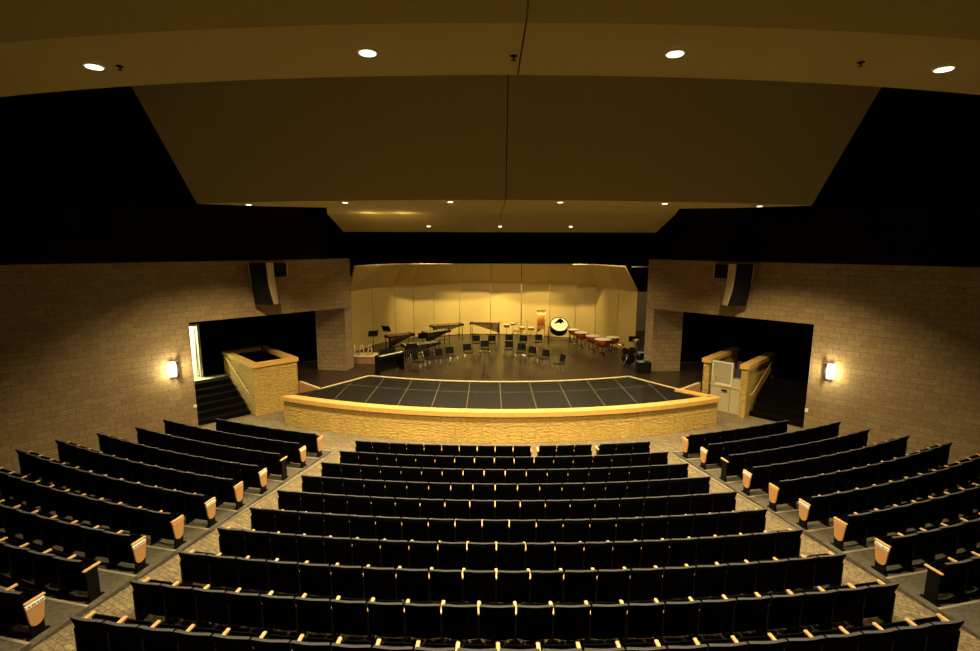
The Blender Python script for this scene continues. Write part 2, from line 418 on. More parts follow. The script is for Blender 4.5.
# fixed stage floor: behind the pit, with wings to the stair enclosures
wl = [fr(-1, 3.86, -1.9), fr(-1, 3.86, 5.1)]
mb = MB()
b2 = arc(17.92, 38.4, -5.72, 5.72, 24)
poly = [(-7.2, 19.38)]+b2+[(7.2, 19.38), fr(1, 3.87, -.3), fr(1, 3.87, 4.0), (10.98, 24.6), (10.98, 33.58), (-10.98, 33.58), (-10.98, 24.6), fr(-1, 3.87, 4.0), fr(-1, 3.87, -.3)]
mb.prism(poly, .8, 1.1); inst(mb, 'stage_floor', M['stage_wood'], st)
mb = MB()   # pale nosing strip along the floor edge
def strip(mb, pts, w, z0, z1):
    for (xa, ya), (xb, yb) in zip(pts, pts[1:]):
        d = Vector((xb-xa, yb-ya)).normalized(); nx, ny = -d.y*w/2, d.x*w/2
        mb.prism([(xa+nx-d.x*.01, ya+ny-d.y*.01), (xb+nx+d.x*.01, yb+ny+d.y*.01), (xb-nx+d.x*.01, yb-ny+d.y*.01), (xa-nx-d.x*.01, ya-ny-d.y*.01)], z0, z1)
strip(mb, [fr(-1, 3.86, -.3), (-7.2, 19.38)]+b2+[(7.2, 19.38), fr(1, 3.86, -.3)], .11, 1.1, 1.125)
inst(mb, 'floor_nosing', M['nosing'], st)
for s in (-1, 1):
    mb = MB(); a = fr(s, 3.83, -.26); b = (s*7.22, 19.36)
    strip(mb, [a, b], .06, 0, 1.099); inst(mb, 'wing_fascia', M['fasc'], st)

# stage house: black curtains and backstage walls
mb = MB(); mb.box(-11.2, 11.2, 33.6, 33.8, 1.1, 14); struct('wall_backstage', mb, M['tan_plaster'])
for s, nm in ((-1, 'left'), (1, 'right')):
    mb = MB(); mb.box(*sorted((s*11.0, s*11.2)), 24.5, 33.6, 1.1, 14); struct('wall_wing_'+nm, mb, M['tan_plaster'])
mb = MB(); mb.box(-14, 14, 22.6, 34, 13, 13.2); struct('ceiling', mb, M['black_wall'])
def curtain(name, label, x0, x1, y, z0, z1, amp=.06, per=.35, thick=.03):
    n = max(8, int((x1-x0)/per*8)); P = []; mb = MB()
    xs = [x0+(x1-x0)*k/n for k in range(n+1)]
    f = [(x, y+amp*math.sin((x-x0)/per*2*PI)) for x in xs]; b = [(x, yy+thick) for x, yy in f]
    vs = []; fs = []
    for z in (z0, z1):
        vs += [(a, b_, z) for a, b_ in f]
    m_ = n+1
    vs += [(a, b_, z0) for a, b_ in b]+[(a, b_, z1) for a, b_ in b]
    for j in range(n):
        fs += [(j, j+1, m_+j+1, m_+j), (2*m_+j, 3*m_+j, 3*m_+j+1, 2*m_+j+1), (j, 2*m_+j, 2*m_+j+1, j+1), (m_+j, m_+j+1, 3*m_+j+1, 3*m_+j)]
    mb.add(vs, fs); o = mb.build(name, M['curtain'], origin=((x0+x1)/2, y, z0)); return tag(o, label, 'curtain')
curtain('valance_curtain', 'long black border curtain hanging under the proscenium header', -7.6, 7.6, 23.6, 5.95, 12.99)
curtain('border_curtain', 'black border curtain high above the back of the acoustic shell', -10.9, 10.9, 32.9, 4.75, 12.99)
curtain('leg_curtain', 'black leg curtain hanging behind the left pier', -11.95, -8.4, 24.2, 1.12, 12.99)
curtain('leg_curtain', 'black leg curtain hanging behind the right pier', 8.4, 11.95, 24.2, 1.12, 12.99)
curtain('side_curtain', 'black curtain high between right end of shell and right pier', 7.35, 10.9, 27.5, 4.3, 12.99)

# ------------------------------------------------------------------ acoustic shell
WP = [(-7.75, 26.0), (-7.1, 28.2), (-6.2, 30.1), (-5.15, 30.75), (-3.95, 31.2), (-2.36, 31.75), (-.38, 32.05), (1.57, 31.85), (3.35, 31.2), (4.85, 30.65), (6.0, 30.1), (6.72, 27.7), (7.38, 26.35)]
LP = [(-7.2, 25.2), (-6.3, 27.2), (-5.45, 28.7), (-4.55, 29.1), (-3.5, 29.5), (-2.1, 29.95), (-.35, 30.2), (1.45, 30.05), (3.05, 29.45), (4.3, 29.0), (5.2, 28.7), (5.95, 27.0), (6.5, 25.8)]
names = ['first','second','third','fourth','fifth','sixth','seventh','eighth','ninth','tenth','eleventh','twelfth']
def shrink(a, b, g):
    d = Vector((b[0]-a[0], b[1]-a[1])); L = d.length; d /= L
    return (a[0]+d.x*g, a[1]+d.y*g), (b[0]-d.x*g, b[1]-d.y*g)
for k in range(12):
    gl = .028 if k >= 9 else .014
    a, b = shrink(WP[k], WP[k+1], gl); c, d = shrink(LP[k], LP[k+1], gl)
    if k == 7: a = (a[0]+.03, a[1])
    zt_ = 4.40 if k not in (5, 6, 7, 8) else 4.42
    t = thing('acoustic_shell_panel', 'cream acoustic shell panel with tilted top, %s from the left end of the shell' % names[k], 'shell panel', ((a[0]+b[0])/2, (a[1]+b[1])/2, 1.1), group='acoustic shell panels')
    dv = Vector((b[0]-a[0], b[1]-a[1])).normalized(); nx, ny = -dv.y*.06, dv.x*.06
    mb = MB(); mb.prism([a, b, (b[0]+nx, b[1]+ny), (a[0]+nx, a[1]+ny)], 1.12, zt_); inst(mb, 'wall_panel', M['shell'], t)
    mb = MB(); za = 5.72 if k not in (5, 6, 7, 8) else 5.76
    mb.hexa([(a[0], a[1], zt_), (b[0], b[1], zt_), (b[0]+nx, b[1]+ny, zt_+.05), (a[0]+nx, a[1]+ny, zt_+.05),
             (c[0], c[1], za), (d[0], d[1], za), (d[0]+nx, d[1]+ny, za+.06), (c[0]+nx, c[1]+ny, za+.06)])
    inst(mb, 'canopy_panel', M['shell'], t)
# pipes over the shell
def pipe(name, label, p0, p1, r, m):
    mb = MB(); mb.tube([p0, p1], r); o = mb.build(name, m, origin=tuple((Vector(p0)+Vector(p1))/2)); return tag(o, label, 'batten')
pipe('batten_pipe', 'pale batten pipe lit beside the top left of the shell', (-7.6, 26.8, 5.68), (-6.2, 26.8, 5.74), .045, M['white_paint'])
pipe('batten_pipe', 'short pale pipe over the left middle of the shell', (-3.2, 29.60, 5.84), (-.9, 30.1, 5.86), .03, M['white_paint'])
pipe('batten_pipe', 'short pale pipe over the right middle of the shell', (1.0, 30.1, 5.86), (3.4, 29.4, 5.84), .03, M['white_paint'])
pipe('batten_pipe', 'thin pale pipe beyond the top right end of the shell', (6.9, 26.0, 5.72), (8.2, 26.0, 5.74), .03, M['white_paint'])

# ------------------------------------------------------------------ stair enclosure (left) and lift (right)
def cap_ring(mb, side, a0, a1, b0, b1, w, z0, z1, o=.05):
    fbox(mb, side, a0-o, a1+o, b0-o, b0+w, z0, z1); fbox(mb, side, a0-o, a1+o, b1-w, b1+o, z0, z1)
    fbox(mb, side, a0-o, a0+w, b0+w, b1-w, z0, z1); fbox(mb, side, a1-w, a1+o, b0+w, b1-w, z0, z1)
A0, A1, B0, B1 = 2.0, 3.78, -.24, 3.2
t = thing('stair_enclosure', 'square rough stone enclosure with oak cap left of the stage', 'enclosure', fr(-1, 2.9, 1.4, 0))
mb = MB(); w = .2
fbox(mb, -1, A0, A1, B0, B0+w, 0, 2.0); fbox(mb, -1, A0, A1, B1-w, B1, 0, 2.0)
fbox(mb, -1, A0, A0+w, B0+w, B1-w, 0, 2.0); fbox(mb, -1, A1-w, A1, B0+w, B1-w, 0, 2.0)
inst(mb, 'block_wall', M['apron_block'], t)
mb = MB(); cap_ring(mb, -1, A0, A1, B0, B1, .22, 2.0, 2.16); inst(mb, 'oak_cap', M['cap'], t)
mb = MB(); fbox(mb, -1, A0+w, A1-w, B0+w, B1-w, 0, 1.0); inst(mb, 'dark_floor', M['steps'], t)
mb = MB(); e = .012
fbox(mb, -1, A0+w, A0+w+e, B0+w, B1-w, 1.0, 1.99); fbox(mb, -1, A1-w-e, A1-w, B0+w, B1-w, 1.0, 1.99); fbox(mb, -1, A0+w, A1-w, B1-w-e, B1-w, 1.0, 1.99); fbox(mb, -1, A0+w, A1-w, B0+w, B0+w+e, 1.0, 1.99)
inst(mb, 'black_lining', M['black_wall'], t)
mb = MB(); mb.tube([fr(-1, 3.3, 2.2, 1.3), fr(-1, 3.3, 2.2, 2.45)], .03); inst(mb, 'post', M['seat_metal'], t)
t = thing('handrail', 'slim pale handrail on the left face of the stone enclosure', 'handrail', fr(-1, 1.94, .9, 0))
mb = MB(); mb.tube([fr(-1, 1.9, 2.6, 2.0), fr(-1, 1.9, .25, .98), fr(-1, 1.9, .05, .93), fr(-1, 1.96, .03, .93)], .022); inst(mb, 'rail', M['arm_wood'], t)
for b in (.4, 1.4, 2.4):
    mb = MB(); mb.tube([fr(-1, 1.9, b, 1.03+(b-.25)*.434), fr(-1, 2.0, b, 1.0+(b-.25)*.434)], .012); inst(mb, 'bracket', M['seat_metal'], t)

t = thing('lift_enclosure', 'pair of rough stone cheek walls with oak caps either side of the lift', 'enclosure', fr(1, 2.9, 1.4, 0))
mb = MB(); fbox(mb, 1, A0, A0+.24, B0, B1, 0, 2.0); inst(mb, 'cheek_wall', M['apron_block'], t)
mb = MB(); fbox(mb, 1, A1-.24, A1, B0+.1, B1, 0, 2.0); inst(mb, 'cheek_wall', M['apron_block'], t)
for a in (A0, A1-.24):
    mb = MB(); fbox(mb, 1, a-.06, a+.30, B0-.06+(.1 if a > 3 else 0), B1, 2.0, 2.17); inst(mb, 'oak_cap', M['cap'], t)
t = thing('handrail', 'slim pale handrail on the right face of the lift enclosure', 'handrail', fr(1, 1.94, .9, 0))
mb = MB(); mb.tube([fr(1, 1.9, 2.6, 2.0), fr(1, 1.9, .25, .98), fr(1, 1.9, .05, .93), fr(1, 1.96, .03, .93)], .022); inst(mb, 'rail', M['arm_wood'], t)
for b in (.4, 1.4, 2.4):
    mb = MB(); mb.tube([fr(1, 1.9, b, 1.03+(b-.25)*.434), fr(1, 2.0, b, 1.0+(b-.25)*.434)], .012); inst(mb, 'bracket', M['seat_metal'], t)
t = thing('wheelchair_lift', 'beige wheelchair lift with gate door between the stone cheek walls', 'lift', fr(1, 2.9, 1.0, 0))
mb = MB(); fbox(mb, 1, 2.32, 3.44, .02, 1.7, .02, 1.1); inst(mb, 'platform_base', M['lift'], t)
mb = MB(); fbox(mb, 1, 2.30, 3.46, -.06, .02, .02, 1.08); inst(mb, 'gate', M['lift'], t)
mb = MB(); fbox(mb, 1, 2.28, 3.48, -.09, -.06, 1.08, 1.16); inst(mb, 'gate_rail', M['nosing'], t)
mb = MB()
fbox(mb, 1, 2.62, 2.68, -.06, .0, 1.16, 2.12); fbox(mb, 1, 3.40, 3.46, -.06, .0, 1.16, 2.12); fbox(mb, 1, 2.68, 3.40, -.06, .0, 2.06, 2.12); fbox(mb, 1, 2.68, 3.40, -.06, .0, 1.16, 1.20)
inst(mb, 'window_frame', M['white_paint'], t)
mb = MB(); fbox(mb, 1, 2.68, 3.40, -.04, -.02, 1.20, 2.06); inst(mb, 'window_panel', M['lift_glass'], t)
mb = MB(); fbox(mb, 1, 2.30, 2.60, -.05, .03, 1.16, 1.45); inst(mb, 'lock_box', M['lift'], t)
mb = MB(); fbox(mb, 1, 2.78, 3.0, -.13, -.09, .92, .98); fbox(mb, 1, 2.66, 2.675, -.064, -.06, .05, 1.05); inst(mb, 'handle', M['black_plastic'], t)
mb = MB(); fbox(mb, 1, 3.30, 3.42, -.11, -.06, 1.2, 1.5); inst(mb, 'control_box', M['lift'], t)

# lit doorway behind the left opening
mb = MB()
s0 = -1.6
mb2 = MB()
fbox(mb2, -1, 1.20, 2.6, 3.5, 3.6, 1.1, 5); fbox(mb2, -1, -3.3, -.9, 3.5, 3.6, 1.1, 5); fbox(mb2, -1, -.9, 1.2, 3.5, 3.6, 3.35, 5)
struct('wall_doorway', mb2, M['black_wall'])
mb = MB(); fbox(mb, -1, 1.1, 1.2, 3.42, 3.6, 1.1, 3.40); fbox(mb, -1, -.9, -.8, 3.42, 3.6, 1.1, 3.4); fbox(mb, -1, -.9, 1.2, 3.42, 3.6, 3.35, 3.44); struct('trim_6', mb, M['door_glow'])
mb = MB(); fbox(mb, -1, 1.02, 1.08, 3.6, 4.55, 1.12, 3.33); do = struct('door_1', mb, M['door_glow'])
mb = MB(); mb.tube([fr(-1, .99, 4.0, 2.1), fr(-1, .95, 4.0, 2.1), fr(-1, .95, 4.4, 2.1), fr(-1, .99, 4.4, 2.1)], .02); mb.build('push_bar', M['chrome'], do)
mb = MB(); fbox(mb, -1, -3.3, 2.6, 5.4, 5.5, 1.0, 5); fbox(mb, -1, -3.3, 2.6, 3.6, 5.4, 4.2, 4.3); struct('wall_hall', mb, M['door_glow'])
lamp('POINT', 'hall_lamp', fr(-1, .2, 4.4, 3.6), 75, color=(1, .95, .62), size=.15)

# ------------------------------------------------------------------ sconces
for side, w_, lab in ((-1, 'left', 'small curved wall sconce glowing on the left block wall'), (1, 'right', 'small curved wall sconce glowing on the right block wall')):
    t = thing('wall_sconce', lab, 'sconce', fr(side, -.62, 0, 2.12))
    mb = MB(); bm_ = []
    n = 8
    def halfround(a0, rr, z0, z1, mb):
        poly = [fr(side, a0-rr*math.cos(PI*k/n), -.02-rr*1.0*math.sin(PI*k/n)) for k in range(n+1)]
        mb.prism(poly, z0, z1)
    halfround(-.64, .105, 2.14, 2.62, mb); inst(mb, 'diffuser', M['sconce_glow'], t)
    mb = MB(); fbox(mb, side, -.56, -.48, -.15, -.02, 2.10, 2.65); inst(mb, 'dark_band', M['black_plastic'], t)
    mb = MB(); fbox(mb, side, -.78, -.46, -.02, -.001, 2.08, 2.67); inst(mb, 'back_plate', M['white_paint'], t)
    lamp('POINT', 'sconce_lamp', fr(side, -.62, -.26, 2.38), 10, color=(1, .85, .5), size=.08)

# wall switch plates by the openings
mb = MB(); fbox(mb, 1, -.10, -.0, -.02, -.001, .72, .86); o = mb.build('wall_plate', M['label_white'], origin=fr(1, -.05, -.01, .79)); tag(o, 'tiny white plate on the right wall edge above the seats', 'wall plate')
mb = MB(); fbox(mb, -1, -.10, -.0, -.02, -.001, .82, .92); o = mb.build('wall_plate', M['label_white'], origin=fr(-1, -.05, -.01, .87)); tag(o, 'tiny white plate on the left wall edge by the stairs', 'wall plate')

# ------------------------------------------------------------------ loudspeakers on the lintels
for side, nm in ((-1, 'left'), (1, 'right')):
    t = thing('line_array_speaker', 'tall curved loudspeaker with dark grille high on the %s block wall' % nm, 'loudspeaker', fr(side, 2.5, -.35, 5.4))
    mb = MB(); gr = MB(); n = 8
    fx, fy = side*.10, -.995; lx, ly = side*.995, .10
    px, py = fr(side, 2.45, -.55)
    def sp(l, d, z, sw): return (px+lx*l+fx*(d-sw), py+ly*l+fy*(d-sw), z)
    fz = [(6.12-1.62*k/n, .42*(k/n)**1.8) for k in range(n+1)]
    for k in range(n):
        (z1, s1), (z0, s0_) = fz[k], fz[k+1]
        for m_, l, d0, d1 in ((mb, .37, -.28, .20), (gr, .335, .20, .225)):
            m_.hexa([sp(-l, d1, z0, s0_), sp(l, d1, z0, s0_), sp(l, d0, z0, s0_*.6), sp(-l, d0, z0, s0_*.6), sp(-l, d1, z1, s1), sp(l, d1, z1, s1), sp(l, d0, z1, s1*.6), sp(-l, d0, z1, s1*.6)])
    inst(mb, 'cabinet', M['spk_box'], t); inst(gr, 'grille', M['grille'], t)
    mb = MB(); q = fr(side, 2.45, -.05); mb.tube([(px, py, 5.9), (q[0], q[1], 5.9)], .04); mb.tube([(q[0], q[1], 5.7), (q[0], q[1], 6.1)], .06); inst(mb, 'wall_bracket', M['seat_metal'], t)
    t = thing('small_speaker', 'small square loudspeaker beside the tall one on the %s block wall' % nm, 'loudspeaker', fr(side, 3.3, -.2, 5.8))
    mb = MB(); fbox(mb, side, 2.92, 3.60, -.3, -.02, 5.52, 6.1); inst(mb, 'cabinet', M['spk_box'], t)
    mb = MB(); fbox(mb, side, 2.97, 3.55, -.32, -.3, 5.53, 6.09); inst(mb, 'grille', M['grille'], t)

# ------------------------------------------------------------------ recessed downlights
def downlight(x, y, z, r, label, group, power, tilt=None, angle=130, blend=1):
    t = thing('recessed_downlight', label, 'ceiling light', (x, y, z), group=group)
    mb = MB(); mb.ring([(r*1.18, -.001), (r*1.18, -.012), (r, -.015), (r, -.004)], 20); mb.build('trim_ring', M['white_paint'], t)
    mb = MB(); mb.lathe([(r*.93, -.016), (r*.93, -.024)], 20); mb.build('lens', M['lens'], t)
    lamp('SPOT', 'downlight_lamp', (x, y, z-.05), power, target=tilt or (x, y, 0), size=r, angle=angle, blend=blend, parent=t)
for x, y, l in ((-6.28, 7.9, 'large round ceiling downlight, leftmost of the four near the camera'), (-2.1, 7.33, 'large round ceiling downlight just left of the ceiling joint'),
                (2.1, 7.33, 'large round ceiling downlight just right of the ceiling joint'), (6.28, 7.9, 'large round ceiling downlight, rightmost of the four near the camera')):
    downlight(x, y, 9.4, .115, l, 'large ceiling downlights', P_FRONT*(1 if abs(x) < 4 else .55), None, 116, .4)
for x, y, l in ((-7.7, 15.45, 'far left'), (-4.55, 14.6, 'second from left'), (-1.53, 14.28, 'third from left'), (1.53, 14.28, 'third from right'), (4.55, 14.6, 'second from right'), (7.7, 15.45, 'far right')):
    downlight(x, y, 8.0, .075, 'small soffit downlight below the big sloped panel, %s of the row' % l, 'soffit downlights', P_REAR*(1 if abs(x) < 6 else .9), None, 130 if abs(x) < 6 else 120, 1 if abs(x) < 6 else .5)
for x, l in ((-3.02, 'left'), (0, 'centre'), (2.98, 'right')):
    downlight(x, 21.5, 7.59, .08, 'small downlight over the stage edge, %s one of three' % l, 'stage edge downlights', P_LIP)
for x, y, l in ((-.1, 7.45, 'dark sprinkler head beside the central ceiling joint'), (4.87, 7.65, 'dark sprinkler head near the rightmost large downlight'), (-5.9, 7.9, 'dark sprinkler head near the leftmost large downlight')):
    mb = MB(); mb.lathe([(.05, 0), (.05, -.012), (.012, -.02), (.012, -.05), (.035, -.055), (.035, -.06)], 12)
    o = mb.build('sprinkler_head', M['seat_metal']); o.location = (x, y, 9.4); tag(o, l, 'sprinkler')

# ------------------------------------------------------------------ light of the stage house (stage lights hang out of sight above the border curtain)
for x in (-2.6, .3, 3.0):
    lamp('SPOT', 'stage_light', (x, 27.3, 8.9), P_SHELL, color=(1, .78, .34), target=(x*1.1, 31.9, 1.6), size=.12, angle=70, blend=.7)
for x in (-4, 0, 4):
    lamp('SPOT', 'stage_light', (x, 25.2, 8.9), P_STAGE, color=(1, .78, .38), target=(x*1.1, 28, 1.1), size=.2, angle=120, blend=1)
lamp('SPOT', 'stage_light', (6.3, 24.6, 7.4), 40, color=(1, .62, .25), target=(4.0, 29, 2.5), size=.15, angle=100)
lamp('POINT', 'wing_light', (9.0, 30, 4.0), 5, color=(1, .9, .5), size=.2)
lamp('POINT', 'wing_light', (-9.2, 30, 4.0), 5, color=(1, .9, .5), size=.2)
for x in (-3.7, -5.0): lamp('POINT', 'soffit_gleam_lamp', (x, 19.4, 7.66), 2.6, color=(1, .7, .25), size=.03)  # bare lamps added to spread the gleam on the soffit; fixture unseen

# ------------------------------------------------------------------ auditorium seats
def seat_proto():
    t = thing('auditorium_seat', 'x', 'seat', (0,0,0))
    W_ = .268
    mb = MB(); nu, nv = 8, 6; F = []; B = []
    for j in range(nv+1):
        v = j/nv; z = .10+v*.74; yb = .20*(1-v)
        rf = []; rb = []
        hw = W_*(.985+.015*v)
        for i in range(nu+1):
            u = -1+2*i/nu
            zz = z; 
            if j == nv: zz = z-.018*abs(u)**4
            curve = .040*u*u
            rb.append((u*hw, yb+curve, zz)); rf.append((u*hw*.96, yb+curve+.075*(1-.25*v), zz-(.008 if j == nv else 0)))
        B.append(rb); F.append(rf)
    nc = nu+1; vs = [p for r in B for p in r]+[p for r in F for p in r]; o2 = nc*(nv+1); fs = []
    mb.add([], [])
    base = len(mb.v); mb.v += vs
    for j in range(nv):
        for i in range(nu):
            a = j*nc+i
            mb.f.append([a, a+1, a+nc+1, a+nc]); mb.mi.append(0); mb.smooth.append(True)
            mb.f.append([o2+a, o2+a+nc, o2+a+nc+1, o2+a+1]); mb.mi.append(0); mb.smooth.append(True)
    for i in range(nu):
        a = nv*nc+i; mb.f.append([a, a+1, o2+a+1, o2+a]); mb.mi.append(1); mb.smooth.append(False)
        mb.f.append([i+1, i, o2+i, o2+i+1]); mb.mi.append(0); mb.smooth.append(False)
    for j in range(nv):
        a = j*nc; mb.f.append([a, a+nc, o2+a+nc, o2+a]); mb.mi.append(0); mb.smooth.append(False)
        a = j*nc+nu; mb.f.append([a+nc, a, o2+a, o2+a+nc]); mb.mi.append(0); mb.smooth.append(False)
    mb.build('backrest', [M['seat_fabric'], M['seat_top_lit']], t)
    mb = MB(); mb.bbox((0, .325, .44), (.47, .10, .40), Matrix.Rotation(-.12, 4, 'X'), .035); mb.build('seat_cushion', M['seat_fabric'], t)
    return t
def arm_mb():
    mb = MB(); mb.bbox((0, .275, .610), (.056, .31, .034), None, .010); return mb
def std_mb():
    mb = MB()
    mb.prism([(-.018, .10), (.018, .10), (.018, .30), (-.018, .30)], .02, .59)
    mb.box(-.03, .03, .04, .36, 0, .02); return mb
def panel_mb():
    # tapering end panel in the y-z plane, 3 cm thick, rounded foot
    pr = [(.045, .585), (.335, .585)]
    for k in range(9):
        a = -PI*k/8; pr.append((.185+.105*math.cos(a), .29+.10*math.sin(a)))
    n = len(pr); mb = MB(); vs = [(-.014, y, z) for y, z in pr]+[(.014, y, z) for y, z in pr]
    mb.add(vs, [list(range(n)), list(range(n, 2*n))[::-1]]+[(i, (i+1) % n, n+(i+1) % n, n+i) for i in range(n)])
    return mb
def plate_mb():
    mb = MB(); mb.box(-.017, .017, .05, .33, .53, .586); return mb
ME_ARM = arm_mb().mesh('armrest', M['arm_wood']); ME_STD = std_mb().mesh('standard', M['seat_metal'])
ME_PAN = panel_mb().mesh('end_panel', M['end_laminate']); ME_PLA = plate_mb().mesh('row_plate', M['label_white'])
mbx = MB(); 
for q in (.09, .14, .17, .22, .26, .29): mbx.box(-.0175, .0175, q, q+.018, .545, .572)
ME_DOT = mbx.mesh('row_plate_marks', M['black_plastic'])
def addm(name, me, parent, loc=(0,0,0), label=None):
    o = bpy.data.objects.new(name, me); C.objects.link(o); o.parent = parent; o.location = loc
    if label: o['label'] = label
    return o
proto = seat_proto()
PB = [c for c in proto.children if c.name.startswith('backrest')][0].data
PS = [c for c in proto.children if c.name.startswith('seat')][0].data
for c in list(proto.children): bpy.data.objects.remove(c)
bpy.data.objects.remove(proto)

def project(x, y, z):
    p = camo.matrix_world.inverted() @ Vector((x, y, z)); return 490+500*p.x/-p.z, 325.5-500*p.y/-p.z, -p.z
ROWS = ['first','second','third','fourth','fifth','sixth','seventh','eighth','ninth','tenth','eleventh']
seats = []
NC = [16, 17, 18, 19, 19, 20, 21, 21, 22, 23]; HA = [9.30, 9.43, 9.60, 9.68, 9.82, 9.93, 10.03, 10.14, 10.26, 10.37]
rtxt = ['nearest the stage', 'second from the stage', 'third from the stage', 'fourth from the stage', 'fifth from the stage', 'sixth from the stage', 'seventh from the stage', 'third from the bottom edge', 'second from the bottom edge', 'nearest the camera']
for i in range(10):
    R = R1+DR*i; n = NC[i]; ha = HA[i]; z = zfl(R)
    if i == 0:
        w = math.degrees(.545/R); k = 0; ang = -ha+w/2; L = []
        for j in range(16):
            L.append(ang); ang += w
            if j in (9, 12): ang += math.degrees(.24/R)
    else:
        w = 2*ha/n; L = [-ha+w*(j+.5) for j in range(n)]
    for j, a in enumerate(L):
        last = (j == n-1) or (i == 0 and j in (9, 12))
        seats.append(dict(R=R, a=a, z=z, w=math.radians(w)*R, left=True, right=last, block='centre', row=i, idx=j, n=n, endL=(j == 0), endR=(j == n-1), panel=None))
NS = [7, 10, 10, 11, 12, 12, 13, 13, 14, 14, 15]; WE = [20.85, 23.68, 23.6, 24.32, 24.98, 24.93, 25.6, 25.9, 26.5, 26.8, 27.2]
for side, blk in ((-1, 'left'), (1, 'right')):
    for i in range(11):
        R = side_R(i); n = NS[i]; z = zfl(R1+DR*i)+.032; a0 = 12.22; w = (WE[i]-a0)/n
        for j in range(n):
            a = side*(a0+w*(j+.5))
            # arm on the side away from the aisle always, on the aisle side for the first seat
            first = (j == 0)
            L_ = first if side > 0 else True; R_ = first if side < 0 else True
            pan = None
            if first: pan = ('L' if side > 0 else 'R')
            seats.append(dict(R=R+.10-.32*(abs(a)-12.2)/12, a=a, z=z, w=math.radians(w)*R, left=L_, right=R_, block=blk, row=i, idx=j, n=n, endL=False, endR=False, panel=pan))
vis = []
for s in seats:
    x, y = pol(s['R'], s['a']); s['x'], s['y'] = x, y
    u, v, d = project(x, y, s['z']+.84); s['d'] = d
    if -22 < u < 1002 and 0 < v < 662: vis.append(s)
vis.sort(key=lambda s: s['d'])
print('SEATS visible', len(vis))
LIM = 300 if len(vis) > 330 else len(vis)
near, far = vis[:LIM], vis[LIM:]
def seat_label(s):
    e = ORD[s['idx']]
    if s['block'] == 'centre':
        return 'black seat, centre block, row %s, %s from left end' % (rtxt[s['row']], e)
    rr = 'row '+ROWS[s['row']]+' from the stage'
    ar = 'at the aisle' if s['idx'] == 0 else e+' from the aisle'
    if s['idx'] == 0 and s['row'] not in (2, 8): ar = 'beside aisle, tan end panel'
    return 'black seat, %s block, %s, %s' % (s['block'], rr, ar)
for s in near:
    t = thing('auditorium_seat', seat_label(s), 'seat', (s['x'], s['y'], s['z']), math.radians(s['a']), 'auditorium seats in the %s block' % s['block'])
    h = s['w']/2
    sx = s['w']/.56
    b = addm('backrest', PB, t); b.scale = (sx, 1, 1)
    addm('seat_cushion', PS, t)
    if s['left']: addm('armrest', ME_ARM, t, (-h, -.06 if s['panel'] == 'L' else 0, 0), 'pale wooden armrest'); addm('standard', ME_STD, t, (-h, 0, 0))
    if s['right']: addm('armrest', ME_ARM, t, (h, -.06 if s['panel'] == 'R' else 0, 0), 'pale wooden armrest'); addm('standard', ME_STD, t, (h, 0, 0))
    if s['panel'] and s['row'] not in (2, 8):
        sg = -1 if s['panel'] == 'L' else 1
        q = addm('end_panel', ME_PAN, t, (sg*(h+.035), 0, 0), 'tan laminate end panel')
        if s['row'] % 2 == 1:
            addm('row_plate', ME_PLA, q, (0, 0, 0), 'white plate'); addm('row_marks', ME_DOT, q, (0, 0, 0))
# the rest of the seats, farthest rows: one object
if far:
    mb = MB()
    def addmesh(me, mi, s, off, scx=1):
        mt = Matrix.Translation((s['x'], s['y'], s['z'])) @ Matrix.Rotation(math.radians(s['a']), 4, 'Z') @ Matrix.Translation((off, 0, 0)) @ Matrix.Diagonal((scx, 1, 1, 1))
        b = len(mb.v); mb.v += [tuple(mt @ v.co) for v in me.vertices]
        for p in me.polygons:
            mb.f.append([b+i for i in p.vertices]); mb.mi.append(mi if not (me is PB and p.material_index == 1) else 1); mb.smooth.append(p.use_smooth)
    for s in far:
        h = s['w']/2
        addmesh(PB, 0, s, 0, s['w']/.56); addmesh(PS, 0, s, 0)
        for cond, off in ((s['left'], -h), (s['right'], h)):
            if cond: addmesh(ME_ARM, 2, s, off); addmesh(ME_STD, 3, s, off)
        if s['panel'] and s['row'] not in (2, 8):
            sg = -1 if s['panel'] == 'L' else 1
            addmesh(ME_PAN, 4, s, sg*(h+.035))
            if s['row'] % 2 == 1: addmesh(ME_PLA, 5, s, sg*(h+.035)); addmesh(ME_DOT, 3, s, sg*(h+.035))
    o = mb.build('auditorium_seats', [M['seat_fabric'], M['seat_top_lit'], M['arm_wood'], M['seat_metal'], M['end_laminate'], M['label_white']])
    tag(o, 'black auditorium seats of the front rows farthest from the camera, below the stage', 'seats', None, 'stuff')

# ------------------------------------------------------------------ stage furniture and instruments
Z = 1.1
def chair_proto(label, loc, rz):
    t = thing('stage_chair', label, 'chair', loc, rz, 'chairs on the stage')
    mb = MB(); mb.bbox((0, 0, .45), (.44, .42, .035), None, .014); mb.build('seat', M['black_plastic'], t)
    mb = MB()
    for j in range(6):
        x0 = -.21+.07*j; x1 = x0+.07
        c0 = .04*(x0/.21)**2; c1 = .04*(x1/.21)**2
        mb.hexa([(x0, -.20+c0, .52), (x1, -.20+c1, .52), (x1, -.18+c1, .52), (x0, -.18+c0, .52), (x0, -.27+c0, .84), (x1, -.27+c1, .84), (x1, -.25+c1, .84), (x0, -.25+c0, .84)])
    mb.build('backrest', M['black_plastic'], t)
    for sx in (-1, 1):
        mb = MB(); mb.tube([(sx*.2, .2, .43), (sx*.22, .23, 0)], .012); mb.build('leg', M['chrome'], t)
        mb = MB(); mb.tube([(sx*.2, -.28, .82), (sx*.2, -.18, .43), (sx*.22, -.24, 0)], .012); mb.build('leg', M['chrome'], t)
    return t
